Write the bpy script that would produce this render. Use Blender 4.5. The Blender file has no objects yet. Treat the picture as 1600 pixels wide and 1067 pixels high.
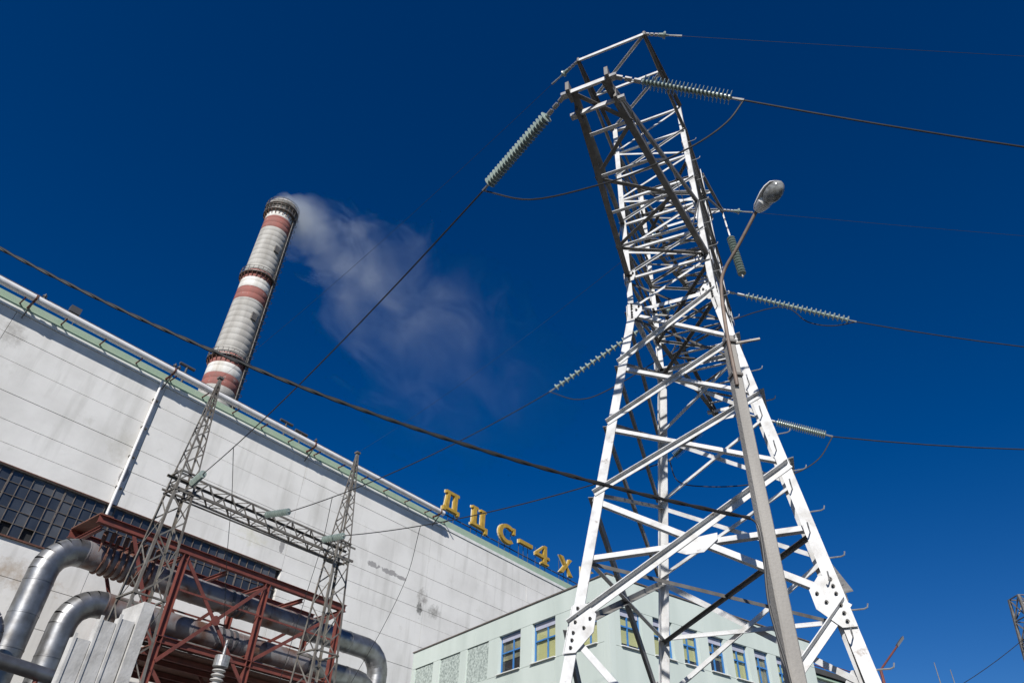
import bpy, bmesh, math, random
import numpy as np
from mathutils import Matrix, Vector
random.seed(7)
S = bpy.context.scene
COL = S.collection
R = math.radians

# ------------------------------------------------------------------ camera
F, CZ = 1115.0, 1.7
up = np.array([65.0, 1383.5, -F]); up /= np.linalg.norm(up)
fw = np.array([0, 0, -1.0]); Yc = fw - up * (fw @ up); Yc /= np.linalg.norm(Yc)
Xc = np.cross(Yc, up)
CM = np.array([Xc, Yc, up])
cam = bpy.data.cameras.new('camera'); camo = bpy.data.objects.new('camera', cam); COL.objects.link(camo)
cam.sensor_width = 36; cam.lens = F / 1600 * 36; cam.clip_start = 0.1; cam.clip_end = 6000
mw = Matrix([list(CM[0]) + [0], list(CM[1]) + [0], list(CM[2]) + [CZ], [0, 0, 0, 1]])
camo.matrix_world = mw
S.camera = camo

# ------------------------------------------------------------------ sky, sun, exposure
SUN_AZ, SUN_EL = R(190), R(33)
w = bpy.data.worlds.new('World'); S.world = w; w.use_nodes = True
wn = w.node_tree; bg = wn.nodes['Background']
sky = wn.nodes.new('ShaderNodeTexSky'); sky.sky_type = 'NISHITA'; sky.sun_disc = False
sky.sun_elevation = SUN_EL; sky.sun_rotation = SUN_AZ
sky.altitude = 1400; sky.air_density = 1.0; sky.dust_density = 0.0; sky.ozone_density = 3.0
hs = wn.nodes.new('ShaderNodeHueSaturation'); hs.inputs['Saturation'].default_value = 1.40; hs.inputs['Hue'].default_value = .513
wn.links.new(sky.outputs[0], hs.inputs['Color']); wn.links.new(hs.outputs[0], bg.inputs['Color'])
bg.inputs['Strength'].default_value = 0.057
sl = bpy.data.lights.new('sun', 'SUN'); sl.energy = 4.2; sl.angle = R(0.5); sl.color = (1.0, .965, .91)
so = bpy.data.objects.new('sun', sl); COL.objects.link(so)
sd = Vector((math.sin(SUN_AZ) * math.cos(SUN_EL), math.cos(SUN_AZ) * math.cos(SUN_EL), math.sin(SUN_EL)))
so.rotation_euler = (-sd).to_track_quat('-Z', 'Y').to_euler()
so.location = sd * 60
S.view_settings.view_transform = 'Standard'; S.view_settings.look = 'None'
S.view_settings.exposure = 0.42; S.view_settings.gamma = 1

# ------------------------------------------------------------------ geometry helpers
V = lambda *a: np.array(a, float)
UP = V(0, 0, 1)
def nrm(a):
    a = np.array(a, float); return a / np.linalg.norm(a)
def ray(u, v):
    return CM @ nrm([u - 800, -(v - 533.5), -F])
def atZ(u, v, z):
    d = ray(u, v); return V(0, 0, CZ) + d * ((z - CZ) / d[2])
def atD(u, v, D):
    d = ray(u, v); return V(0, 0, CZ) + d * (D / math.hypot(d[0], d[1]))
def onplane(u, v, p, n):
    d = ray(u, v); o = V(0, 0, CZ); return o + d * (((np.array(p) - o) @ n) / (d @ n))

class MB:
    def __init__(self): self.v = []; self.f = []
    def add(self, vs, fs):
        b = len(self.v); self.v += [tuple(map(float, p)) for p in vs]; self.f += [tuple(b + i for i in q) for q in fs]; return self
    def prism(self, p, q, u, v, poly):
        n = len(poly); vs = [p + u * a + v * b for a, b in poly] + [q + u * a + v * b for a, b in poly]
        fs = [tuple(range(n))[::-1], tuple(range(n, 2 * n))] + [(i, (i + 1) % n, n + (i + 1) % n, n + i) for i in range(n)]
        return self.add(vs, fs)
    def box(self, c, x, y, z):      # centre and three half vectors
        c, x, y, z = map(np.array, (c, x, y, z))
        vs = [c + a * x + b * y + d * z for a in (-1, 1) for b in (-1, 1) for d in (-1, 1)]
        return self.add(vs, [(0, 1, 3, 2), (4, 6, 7, 5), (0, 4, 5, 1), (2, 3, 7, 6), (0, 2, 6, 4), (1, 5, 7, 3)])
    def bar(self, p, q, wd, th, n=UP):   # flat bar: width across, thickness along n
        p, q = np.array(p, float), np.array(q, float); a = nrm(q - p); u = np.cross(n, a)
        if np.linalg.norm(u) < 1e-4: u = np.cross(V(1, 0, 0), a)
        u = nrm(u); v = np.cross(a, u)
        return self.prism(p, q, u, v, [(-wd / 2, -th / 2), (wd / 2, -th / 2), (wd / 2, th / 2), (-wd / 2, th / 2)])
    def tube(self, pts, r, n=8, caps=True):
        pts = [np.array(p, float) for p in pts]; m = len(pts)
        rr = r if hasattr(r, '__len__') else [r] * m
        t0 = nrm(pts[1] - pts[0]); ref = UP if abs(t0[2]) < .9 else V(1, 0, 0)
        u = nrm(np.cross(ref, t0)); b = len(self.v); vs = []
        for i, p in enumerate(pts):
            t = nrm(pts[min(i + 1, m - 1)] - pts[max(i - 1, 0)])
            u = nrm(u - t * (u @ t)); v = np.cross(t, u)
            vs += [p + rr[i] * (u * math.cos(k * 2 * math.pi / n) + v * math.sin(k * 2 * math.pi / n)) for k in range(n)]
        fs = [(i * n + k, i * n + (k + 1) % n, (i + 1) * n + (k + 1) % n, (i + 1) * n + k) for i in range(m - 1) for k in range(n)]
        if caps: fs += [tuple(range(n))[::-1], tuple((m - 1) * n + k for k in range(n))]
        return self.add(vs, fs)
    def lathe(self, p, ax, prof, n=14):   # prof: list of (distance along ax, radius)
        ax = nrm(ax); ref = UP if abs(ax[2]) < .9 else V(1, 0, 0)
        u = nrm(np.cross(ref, ax)); v = np.cross(ax, u); m = len(prof); vs = []
        for d, r in prof:
            vs += [p + ax * d + max(r, 1e-4) * (u * math.cos(k * 2 * math.pi / n) + v * math.sin(k * 2 * math.pi / n)) for k in range(n)]
        fs = [(i * n + k, i * n + (k + 1) % n, (i + 1) * n + (k + 1) % n, (i + 1) * n + k) for i in range(m - 1) for k in range(n)]
        return self.add(vs, fs + [tuple(range(n))[::-1], tuple((m - 1) * n + k for k in range(n))])
    def build(self, name, m, parent=None, smooth=False, **tags):
        me = bpy.data.meshes.new(name); 
        # mesh kept around its own middle so that the object's origin sits on the thing
        c = np.mean(np.array(self.v), axis=0) if parent is None else (np.array(parent.location) if parent.type == 'EMPTY' else np.array(parent['mid']))
        me.from_pydata([tuple(np.array(p) - c) for p in self.v], [], self.f)
        me.materials.append(m)
        if smooth: me.polygons.foreach_set('use_smooth', [len(q) <= 4 for q in self.f])
        bm = bmesh.new(); bm.from_mesh(me); bmesh.ops.recalc_face_normals(bm, faces=bm.faces); bm.to_mesh(me); bm.free()
        if smooth: me.set_sharp_from_angle(angle=R(38))
        o = bpy.data.objects.new(name, me); COL.objects.link(o)
        if parent is not None: o.parent = parent
        else: o.location = c
        o['mid'] = [float(x) for x in c]
        tag(o, **tags); return o
def tag(o, label=None, category=None, group=None, kind=None):
    for k, x in (('label', label), ('category', category), ('group', group), ('kind', kind)):
        if x: o[k] = x
    return o
def thing(name, loc, label, category, group=None):
    o = bpy.data.objects.new(name, None); COL.objects.link(o); o.location = tuple(map(float, loc)); o.empty_display_size = .3
    return tag(o, label, category, group)
def clear_mid():
    for o in COL.objects:
        if 'mid' in o.keys(): del o['mid']

# ------------------------------------------------------------------ materials
def mat(name, c1, c2=None, rough=.6, metal=0.0, scale=2.0, lo=.35, hi=.7, bump=0.0, bscale=30, detail=6, streak=False, spec=.5):
    m = bpy.data.materials.new(name); m.use_nodes = True; nt = m.node_tree; b = nt.nodes['Principled BSDF']
    b.inputs['Roughness'].default_value = rough; b.inputs['Metallic'].default_value = metal
    b.inputs['Specular IOR Level'].default_value = spec
    geo = nt.nodes.new('ShaderNodeNewGeometry')
    if c2 is None: c2 = tuple(x * .8 for x in c1)
    mp = nt.nodes.new('ShaderNodeMapping'); mp.inputs['Scale'].default_value = (1, 1, .15) if streak else (1, 1, 1)
    nz = nt.nodes.new('ShaderNodeTexNoise'); nz.inputs['Scale'].default_value = scale; nz.inputs['Detail'].default_value = detail
    cr = nt.nodes.new('ShaderNodeValToRGB'); cr.color_ramp.elements[0].position = lo; cr.color_ramp.elements[1].position = hi
    cr.color_ramp.elements[0].color = (*c1, 1); cr.color_ramp.elements[1].color = (*c2, 1)
    L = nt.links.new
    L(geo.outputs['Position'], mp.inputs['Vector']); L(mp.outputs[0], nz.inputs['Vector']); L(nz.outputs['Fac'], cr.inputs[0]); L(cr.outputs[0], b.inputs['Base Color'])
    if bump:
        n2 = nt.nodes.new('ShaderNodeTexNoise'); n2.inputs['Scale'].default_value = bscale; n2.inputs['Detail'].default_value = 4
        bp = nt.nodes.new('ShaderNodeBump'); bp.inputs['Strength'].default_value = bump; bp.inputs['Distance'].default_value = .02
        L(geo.outputs['Position'], n2.inputs['Vector']); L(n2.outputs['Fac'], bp.inputs['Height']); L(bp.outputs[0], b.inputs['Normal'])
    return m
M = {}
M['white_steel'] = mat('white_painted_steel', (.60, .60, .595), (.40, .385, .36), .55, scale=5, lo=.45, hi=.75, bump=.15, bscale=40)
def wear(m, c, lo, hi, scale):
    nt = m.node_tree; b = nt.nodes['Principled BSDF']; src = b.inputs['Base Color'].links[0].from_socket
    nz = nt.nodes.new('ShaderNodeTexNoise'); nz.inputs['Scale'].default_value = scale; nz.inputs['Detail'].default_value = 9; nz.inputs['Roughness'].default_value = .7
    geo = nt.nodes.new('ShaderNodeNewGeometry'); nt.links.new(geo.outputs['Position'], nz.inputs['Vector'])
    mr = nt.nodes.new('ShaderNodeMapRange'); mr.inputs[1].default_value = lo; mr.inputs[2].default_value = hi; nt.links.new(nz.outputs['Fac'], mr.inputs[0])
    mx = nt.nodes.new('ShaderNodeMix'); mx.data_type = 'RGBA'; nt.links.new(mr.outputs[0], mx.inputs[0]); nt.links.new(src, mx.inputs[6]); mx.inputs[7].default_value = (*c, 1)
    nt.links.new(mx.outputs[2], b.inputs['Base Color'])
wear(M['white_steel'], (.20, .15, .11), .62, .72, 3.2)
M['steel'] = mat('weathered_grey_steel', (.20, .19, .175), (.11, .095, .08), .55, .3, scale=4)
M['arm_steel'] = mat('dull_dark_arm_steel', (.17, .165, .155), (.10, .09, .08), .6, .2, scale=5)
M['gantry'] = mat('galvanised_lattice_steel', (.20, .19, .17), (.11, .09, .072), .6, .2, scale=3)
M['shaded_side_steel'] = mat('shade_toned_brace_steel', (.27, .265, .25), (.18, .17, .155), .6, .2, scale=5)  # same pylon steel, darkened to paint in shade on side and rear braces
M['bolt'] = mat('dark_bolt_steel', (.05, .048, .045), None, .5, .5)
M['disc'] = mat('greenish_glass_insulator', (.30, .36, .32), (.22, .27, .25), .18, 0, scale=6, spec=.6)
M['cap'] = mat('galvanised_fitting', (.42, .42, .41), (.28, .27, .26), .4, .6, scale=12)
M['wire'] = mat('dark_aluminium_wire', (.035, .035, .037), (.022, .022, .022), .6, .3, scale=8)
M['black'] = mat('black_cable_sheath', (.010, .010, .011), (.016, .016, .016), .5, scale=20)
M['concrete'] = mat('pole_concrete', (.36, .34, .31), (.25, .235, .215), .85, scale=3, bump=.3, streak=True)
M['rusty_pipe'] = mat('brown_painted_bracket_pipe', (.14, .105, .085), (.22, .16, .12), .6, scale=7)
M['lamp_grey'] = mat('lamp_housing_paint', (.74, .74, .72), (.58, .57, .55), .45, scale=6)
M['red'] = mat('red_oxide_steel', (.18, .046, .033), (.10, .030, .024), .65, scale=2.5, bump=.1)
M['rust'] = mat('rusty_clamp_steel', (.16, .065, .04), (.08, .04, .03), .8, scale=9)
M['jacket'] = mat('dull_aluminium_pipe_jacket', (.30, .305, .315), (.17, .165, .16), .42, .85, scale=2.2, bump=.12, bscale=6)
M['jacket_old'] = mat('rust_stained_pipe_jacket', (.27, .25, .25), (.16, .085, .06), .55, .4, scale=1.3, lo=.45, hi=.68, bump=.12, bscale=6)
M['roofpipe'] = mat('white_roof_pipe_paint', (.74, .73, .72), (.56, .50, .47), .45, scale=1.6, lo=.5, hi=.8)
M['fascia'] = mat('pale_green_fascia', (.30, .42, .31), (.36, .45, .35), .7, scale=1.5)
M['coping'] = mat('white_coping', (.74, .74, .71), (.62, .62, .59), .7, scale=2)
M['green'] = mat('pale_mint_render', (.55, .61, .565), (.45, .51, .47), .85, scale=.8, lo=.3, hi=.75, bump=.15, streak=True)
M['rough_panel'] = mat('rough_pebbledash', (.46, .52, .48), (.24, .28, .26), .95, scale=9, lo=.4, hi=.62, bump=.9, bscale=14)
M['blue'] = mat('blue_window_frame', (.035, .16, .42), (.05, .20, .46), .45, scale=5)
M['blind'] = mat('yellow_green_blind', (.46, .46, .20), (.40, .41, .19), .8, scale=1.2)
M['blind_dark'] = mat('half_open_grey_blind', (.17, .17, .12), (.30, .29, .17), .8, scale=1.4, lo=.42, hi=.6)
M['lilac'] = mat('lilac_grey_transom', (.40, .41, .50), (.36, .37, .45), .6)
M['dark'] = mat('dark_interior', (.02, .021, .023), None, .9)
M['mullion'] = mat('weathered_mullion', (.15, .13, .115), (.09, .07, .06), .8, scale=4)
M['yellow'] = mat('gold_sign_paint', (.46, .30, .05), (.33, .20, .03), .5, scale=3)
M['cream'] = mat('cream_letter_rim', (.70, .62, .42), (.6, .5, .3), .5, scale=5)
M['asphalt'] = mat('asphalt', (.05, .05, .05), (.065, .063, .06), .9, scale=1.5, bump=.4)
M['roof'] = mat('dark_roofing_felt', (.06, .06, .06), None, .9)
M['slab'] = mat('whitewashed_concrete', (.55, .54, .52), (.38, .37, .35), .9, scale=2.2, bump=.5, bscale=12)
M['porcelain'] = mat('grey_porcelain', (.45, .44, .42), (.36, .34, .32), .25)
M['vent'] = mat('dark_vent_steel', (.07, .07, .075), None, .6)
def glass_mat(name, c, rough=.06):
    m = mat(name, c, tuple(x * .6 for x in c), rough, scale=1.1, lo=.3, hi=.7, spec=.8); return m
M['pane'] = glass_mat('dusty_dark_pane', (.040, .047, .060), .3)
M['pane_pale'] = glass_mat('dusty_pale_pane', (.085, .09, .10), .4)
def clear_glass(name):
    m = bpy.data.materials.new(name); m.use_nodes = True; nt = m.node_tree; o = nt.nodes['Material Output']
    tr = nt.nodes.new('ShaderNodeBsdfTransparent'); gl = nt.nodes.new('ShaderNodeBsdfGlossy'); gl.inputs['Roughness'].default_value = .03
    mx = nt.nodes.new('ShaderNodeMixShader'); mx.inputs[0].default_value = .07
    nt.links.new(tr.outputs[0], mx.inputs[1]); nt.links.new(gl.outputs[0], mx.inputs[2]); nt.links.new(mx.outputs[0], o.inputs[0])
    return m
M['glass'] = clear_glass('clear_window_glass')
def lamp_glass():
    m = mat('ribbed_lamp_glass', (.42, .43, .42), (.22, .22, .21), .12, scale=14, lo=.4, hi=.6); 
    m.node_tree.nodes['Principled BSDF'].inputs['Transmission Weight'].default_value = .35; return m
M['bowl'] = lamp_glass()

# the hall's wall frame: s along the wall, d out of it, z up
WY = R(40.9); WD = V(math.sin(WY), math.cos(WY), 0); WN = V(WD[1], -WD[0], 0); WO = -WN * 37.4
def wl(s, d, z): return WO + WD * s + WN * d + UP * z
def wpx(u, v, d):
    q = onplane(u, v, WO + WN * d, WN) - WO; return q @ WD, q[2]

def wall_material():
    m = bpy.data.materials.new('whitewashed_wall_panel'); m.use_nodes = True; nt = m.node_tree; b = nt.nodes['Principled BSDF']; L = nt.links.new
    b.inputs['Roughness'].default_value = .85
    geo = nt.nodes.new('ShaderNodeNewGeometry')
    def noise(scale, detail=6, vec=None, rough=.55):
        n = nt.nodes.new('ShaderNodeTexNoise'); n.inputs['Scale'].default_value = scale; n.inputs['Detail'].default_value = detail; n.inputs['Roughness'].default_value = rough
        L(vec or geo.outputs['Position'], n.inputs['Vector']); return n.outputs['Fac']
    def math_(op, a, b_=None, clamp=False):
        n = nt.nodes.new('ShaderNodeMath'); n.operation = op; n.use_clamp = clamp
        for i, x in enumerate((a, b_)):
            if x is None: continue
            if isinstance(x, (int, float)): n.inputs[i].default_value = x
            else: L(x, n.inputs[i])
        return n.outputs[0]
    def ramp(x, lo, hi):
        n = nt.nodes.new('ShaderNodeMapRange'); n.inputs[1].default_value = lo; n.inputs[2].default_value = hi; L(x, n.inputs[0]); return n.outputs[0]
    def mix(f, a, c):
        n = nt.nodes.new('ShaderNodeMix'); n.data_type = 'RGBA'; L(f, n.inputs[0])
        for i, x in ((6, a), (7, c)):
            if isinstance(x, tuple): n.inputs[i].default_value = (*x, 1)
            else: L(x, n.inputs[i])
        return n.outputs[2]
    dot = nt.nodes.new('ShaderNodeVectorMath'); dot.operation = 'DOT_PRODUCT'; dot.inputs[1].default_value = tuple(WD); L(geo.outputs['Position'], dot.inputs[0]); s = dot.outputs['Value']
    sep = nt.nodes.new('ShaderNodeSeparateXYZ'); L(geo.outputs['Position'], sep.inputs[0]); z = sep.outputs['Z']
    mp = nt.nodes.new('ShaderNodeMapping'); mp.inputs['Scale'].default_value = (1, 1, .12); L(geo.outputs['Position'], mp.inputs['Vector'])
    col = mix(ramp(noise(.35, 8), .42, .70), (.75, .735, .70), (.63, .615, .58))
    col = mix(math_('MULTIPLY', ramp(noise(1.4, 8, mp.outputs[0]), .52, .8), .55), col, (.40, .39, .35))          # run-down streaks
    col = mix(math_('MULTIPLY', ramp(noise(.8, 9, None, .7), .60, .78), .5), col, (.42, .41, .34))               # mildew blots
    fine = noise(2.6, 9, None, .7)
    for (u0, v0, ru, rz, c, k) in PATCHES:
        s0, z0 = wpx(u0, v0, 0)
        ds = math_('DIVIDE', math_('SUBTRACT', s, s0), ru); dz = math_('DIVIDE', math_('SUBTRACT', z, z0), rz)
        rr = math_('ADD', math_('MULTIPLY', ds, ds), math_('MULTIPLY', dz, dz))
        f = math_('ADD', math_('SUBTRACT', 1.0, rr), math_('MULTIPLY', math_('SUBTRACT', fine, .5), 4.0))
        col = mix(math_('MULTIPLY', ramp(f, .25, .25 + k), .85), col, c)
    L(col, b.inputs['Base Color'])
    bp = nt.nodes.new('ShaderNodeBump'); bp.inputs['Strength'].default_value = .25; bp.inputs['Distance'].default_value = .03
    L(noise(3, 8), bp.inputs['Height']); L(bp.outputs[0], b.inputs['Normal'])
    return m
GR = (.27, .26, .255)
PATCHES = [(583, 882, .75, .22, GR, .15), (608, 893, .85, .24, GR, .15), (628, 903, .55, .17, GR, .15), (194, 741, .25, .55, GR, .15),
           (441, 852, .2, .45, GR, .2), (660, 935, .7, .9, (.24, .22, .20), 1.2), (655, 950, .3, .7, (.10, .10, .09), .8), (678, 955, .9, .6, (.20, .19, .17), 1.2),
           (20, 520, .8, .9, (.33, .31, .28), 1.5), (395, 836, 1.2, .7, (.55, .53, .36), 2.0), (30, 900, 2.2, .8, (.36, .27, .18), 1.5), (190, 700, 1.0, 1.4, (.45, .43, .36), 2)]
M['wall'] = wall_material()

# ------------------------------------------------------------------ ground
MB().add([(-1500, -1500, 0), (1500, -1500, 0), (1500, 3000, 0), (-1500, 3000, 0)], [(0, 1, 2, 3)]).build('ground', M['asphalt'], kind='structure')

# ------------------------------------------------------------------ turbine hall
hall = thing('turbine_hall', wl(20, 0, 0), 'long whitewashed panel-walled power station hall with pale green roof edge', 'building')
SB = [-14, -4.5, 4.7, 12.95, 23.2, 35.0, 46.5, 58.0, 69.5]
ZR = [24.7, 23.4, 22.1, 20.55, 19.25, 18.2, 17.25]
ZL = [17.25, 15.75, 14.25, 12.6, 10.9, 9.4, 7.9, 6.4, 4.9, 3.4, 1.9, 0.0]
STRIP_S1 = 23.2
def panel(s0, s1, z0, z1, th=.12, name='wall_panel'):
    g = .012; off = random.uniform(-.012, .012)
    return MB().box(wl((s0 + s1) / 2, -th + off, (z0 + z1) / 2), WD * ((s1 - s0) / 2 - g), WN * th, UP * ((z1 - z0) / 2 - g)).build(name, M['wall'], hall)
for i in range(len(SB) - 1):
    for j in range(len(ZR) - 1): panel(SB[i], SB[i + 1], ZR[j + 1], ZR[j])
    for j in range(len(ZL) - 1):
        if SB[i + 1] <= STRIP_S1 + .01 and ZL[j + 1] >= 14.2: continue
        panel(SB[i], SB[i + 1], ZL[j + 1], ZL[j])
MB().box(wl(27.7, -.62, 12.25), WD * 41.6, WN * .3, UP * 12.25).build('backing_wall', mat('joint_mortar', (.30, .29, .28), None, .9), hall)
MB().box(wl(27.7, -16, 24.3), WD * 41.6, WN * 15, UP * .25).build('roof', M['roof'], hall)
MB().box(wl(27.7, -31.2, 12.3), WD * 41.6, WN * .2, UP * 12.3).build('rear_wall', M['wall'], hall)
for s in (-14, 69.4): MB().box(wl(s, -16, 12.4), WD * .15, WN * 15, UP * 12.4).build('end_wall', M['wall'], hall)
MB().box(wl(27.7, -.1, 24.82), WD * 41.7, WN * .16, UP * .115).build('coping', M['coping'], hall)
MB().box(wl(27.7, -.1, 25.20), WD * 41.7, WN * .13, UP * .262).build('fascia', M['fascia'], hall)
# ribbon window: panes, mullions
ws = MB().box(wl((-14 + STRIP_S1) / 2, -.28, 15.75), WD * ((STRIP_S1 + 14) / 2), WN * .02, UP * 1.5).build('ribbon_window', M['dark'], hall)
pw = .50; n = int((STRIP_S1 + 4.5) / pw)
for k in range(n):
    s0 = -4.5 + k * pw
    for r in range(5):
        z0 = 14.30 + r * .588
        if r == 0 and 8.3 < s0 < 10.2 and k % 2 == 0: continue      # open vents
        pm = M['pane_pale'] if random.random() < .25 else M['pane']
        a = random.uniform(-.02, .02)
        MB().box(wl(s0 + pw / 2, -.17, z0 + .294), WD * (pw / 2 - .016) + WN * a, WN * .006, UP * .28).build('pane', pm, ws)
    MB().box(wl(s0, -.15, 15.75), WD * (.035 if k % 5 == 0 else .012), WN * .035, UP * 1.49).build('mullion', M['mullion'], ws)
for z in (14.888, 15.476, 16.064, 16.652):
    MB().box(wl((STRIP_S1 - 4.5) / 2, -.145, z), WD * ((STRIP_S1 + 4.5) / 2), WN * .025, UP * .011).build('glazing_bar', M['mullion'], ws)
MB().box(wl((STRIP_S1 - 14) / 2, .02, 14.21), WD * ((STRIP_S1 + 14) / 2), WN * .10, UP * .035).build('sill', M['rust'], hall)
MB().box(wl((STRIP_S1 - 14) / 2, .02, 17.28), WD * ((STRIP_S1 + 14) / 2), WN * .03, UP * .022).build('lintel_flashing', M['rust'], hall)
# downpipe on the wall
dp = MB().tube([wl(12.6, .14, 24.9), wl(12.6, .14, 16.6)], .075, 10).build('downpipe', M['roofpipe'], hall, True)
for z in (23.6, 21.8, 20, 18.2): MB().box(wl(12.66, .08, z), WD * .16, WN * .10, UP * .03).build('pipe_clip', M['steel'], dp)

# roof-edge pipe on brackets
rp = thing('roof_edge_pipe', wl(10, .6, 25.4), 'white pipe carried on brackets along the hall roof edge', 'pipe')
PZ, PD = 25.40, .75
MB().tube([wl(-14, PD, PZ), wl(35.3, PD, PZ)], .19, 14).build('pipe', M['roofpipe'], rp, True)
MB().tube([wl(-14, PD - .15, PZ + .34), wl(35.3, PD - .15, PZ + .34)], .03, 6).build('handrail_wire', M['steel'], rp)
for s in (-4, 5.0, 12.75, 22.9, 34.9):
    MB().box(wl(s, PD / 2, PZ - .24), WD * .05, WN * PD / 2, UP * .045).build('bracket', M['red'], rp)
    MB().bar(wl(s, .06, 24.45), wl(s, PD, PZ - .3), .07, .05, WD).build('bracket_strut', M['steel'], rp)
    MB().lathe(wl(s - .05, PD, PZ), WD, [(0, .225), (.1, .225)], 14).build('pipe_band', M['rust'], rp)
s = -8
while s < 35:
    s += 2.1
    MB().box(wl(s, PD / 2, PZ - .22), WD * .03, WN * PD / 2, UP * .03).build('pipe_support', M['red'], rp)
for s in (5.3, 12.7, 12.95, 22.95):
    v = MB().lathe(wl(s, PD, PZ + .17), UP, [(0, .05), (.16, .05), (.17, .11), (.24, .11), (.26, .04), (.36, .04)], 8).build('valve', M['vent'], rp)
def roof_vent(s, d, h, label):
    t = thing('roof_vent_post', wl(s, d, 24.55), label, 'vent', 'dark T-shaped vent posts on the hall roof')
    MB().tube([wl(s, d, 24.55), wl(s, d, 26.0 + h)], .07, 8).build('post', M['vent'], t)
    MB().tube([wl(s - .5, d, 26.05 + h), wl(s + .5, d, 26.05 + h)], .10, 8).build('cross_head', M['vent'], t)
for u, v, lab in ((290, 580, 'dark T-shaped vent post on the roof beside the striped chimney'), (446, 667, 'taller dark T-shaped vent post of the pair on the hall roof'), (469, 683, 'shorter dark T-shaped vent post of the pair on the hall roof')):
    s, z = wpx(u, v, -1.0); roof_vent(s, -1.0, z - 26.05 + .35, lab)
s, z = wpx(117, 486, -.4)
fl = thing('roof_floodlight', wl(s, -.4, 24.55), 'dark maroon floodlight box behind the roof-edge pipe', 'floodlight')
MB().box(wl(s, -.4, z), WD * .28, WN * .15, UP * .2).build('housing', M['vent'], fl)
for ds in (-.2, .2): MB().tube([wl(s + ds, -.4, 24.55), wl(s + ds, -.4, z - .15)], .03, 6).build('leg', M['vent'], fl)

# sign letters
def prisms(mb, polys, s0, z0, sx, sz, d0, d1):
    for poly in polys:
        n = len(poly); vs = [wl(s0 + x * sx, d0, z0 + y * sz) for x, y in poly] + [wl(s0 + x * sx, d1, z0 + y * sz) for x, y in poly]
        mb.add(vs, [tuple(range(n)), tuple(range(n, 2 * n))[::-1]] + [(i, (i + 1) % n, n + (i + 1) % n, n + i) for i in range(n)])
def rect(x0, y0, x1, y1): return [(x0, y0), (x1, y0), (x1, y1), (x0, y1)]
def arc(cx, cy, r0, r1, a0, a1, n=12):
    out = []
    for k in range(n):
        t0, t1 = R(a0 + (a1 - a0) * k / n), R(a0 + (a1 - a0) * (k + 1) / n)
        out.append([(cx + r0 * math.cos(t0), cy + r0 * math.sin(t0)), (cx + r1 * math.cos(t0), cy + r1 * math.sin(t0)), (cx + r1 * math.cos(t1), cy + r1 * math.sin(t1)), (cx + r0 * math.cos(t1), cy + r0 * math.sin(t1))])
    return out
GL = {
 'Д': [rect(-.02, .0, .14, .20), rect(.86, 0, 1.02, .20), rect(.14, .08, .86, .20), [(.10, .20), (.30, .20), (.36, .86), (.20, .86)], rect(.64, .20, .84, .86), rect(.10, .86, .94, 1.0)],
 'Ц': [rect(.0, .88, .36, 1.0), rect(.52, .88, .88, 1.0), rect(.08, .14, .28, .88), rect(.60, .14, .80, .88), rect(0, .02, .84, .14), rect(.84, -.16, 1.0, .14)],
 'С': arc(.5, .5, .33, .52, 48, 312, 18) + [rect(.83, .62, .97, .97)],
 '-': [rect(0, .40, 1, .60)],
 '4': [rect(.56, .0, .78, .24), rect(.0, .24, .98, .40), [(.56, .40), (.78, .40), (.78, 1.0), (.60, 1.0)], [(.0, .40), (.17, .40), (.59, .88), (.60, 1.0)], rect(.42, -.10, .92, 0.0)],
 'Х': [[(.02, .0), (.26, .0), (.60, .5), (.38, .5)], [(.74, .0), (1.0, .0), (.60, .5), (.60, .5001)], [(.38, .5), (.60, .5), (.28, 1.0), (.02, 1.0)], [(.60, .5), (.601, .5), (.96, 1.0), (.74, 1.0)]],
 'К': [rect(.05, 0, .27, 1.0), [(.27, .42), (.42, .60), (1.0, 1.0), (.72, 1.0), (.27, .62)], [(.36, .5), (.70, .0), (1.0, .0), (.50, .62), (.42, .60)]],
}
sign_col = {'Д': 'golden letter shaped like a footed arch, beside the end of the roof pipe', 'Ц': 'golden letter with two stems and a small tail on the hall roof',
            'С': 'round golden C-shaped letter on the hall roof', '-': 'golden dash between the round letter and the numeral', '4': 'golden numeral four standing on the hall roof',
            'Х': 'golden X-shaped letter on the hall roof beside the pylon leg', 'К': 'golden K-shaped letter partly hidden behind the pylon leg'}
ZB = 26.08
for ch, s0, wd, ht in (('Д', 35.7, 1.75, 1.75), ('Ц', 38.95, 1.95, 1.65), ('С', 42.45, 2.1, 1.6), ('-', 45.1, 1.8, 1.6), ('4', 47.4, 2.0, 1.55), ('Х', 50.9, 2.0, 1.55), ('К', 54.3, 2.1, 1.55)):
    t = thing('sign_letter', wl(s0 + wd / 2, .1, 25.46), sign_col[ch], 'letter', 'golden roof sign letters')
    a = MB(); prisms(a, GL[ch], s0, ZB, wd, ht, .10, .30); a.build('face', M['yellow'], t)
    b = MB()
    pol = [[((x - .5) * 1.05 + .5, (y - .5) * 1.05 + .5) for x, y in p] for p in GL[ch]]
    prisms(b, pol, s0, ZB, wd, ht, .0, .085); b.build('rim', M['cream'], t)
    for x in (.15, .5, .85): MB().tube([wl(s0 + x * wd, -.06, 25.46), wl(s0 + x * wd, -.06, ZB + ht * .75)], .03, 6).build('support_post', M['vent'], t)
    MB().tube([wl(s0 - .7, -.12, ZB - .12), wl(s0 + wd + .7, -.12, ZB - .12)], .045, 6).build('support_rail', M['vent'], t)

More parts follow.
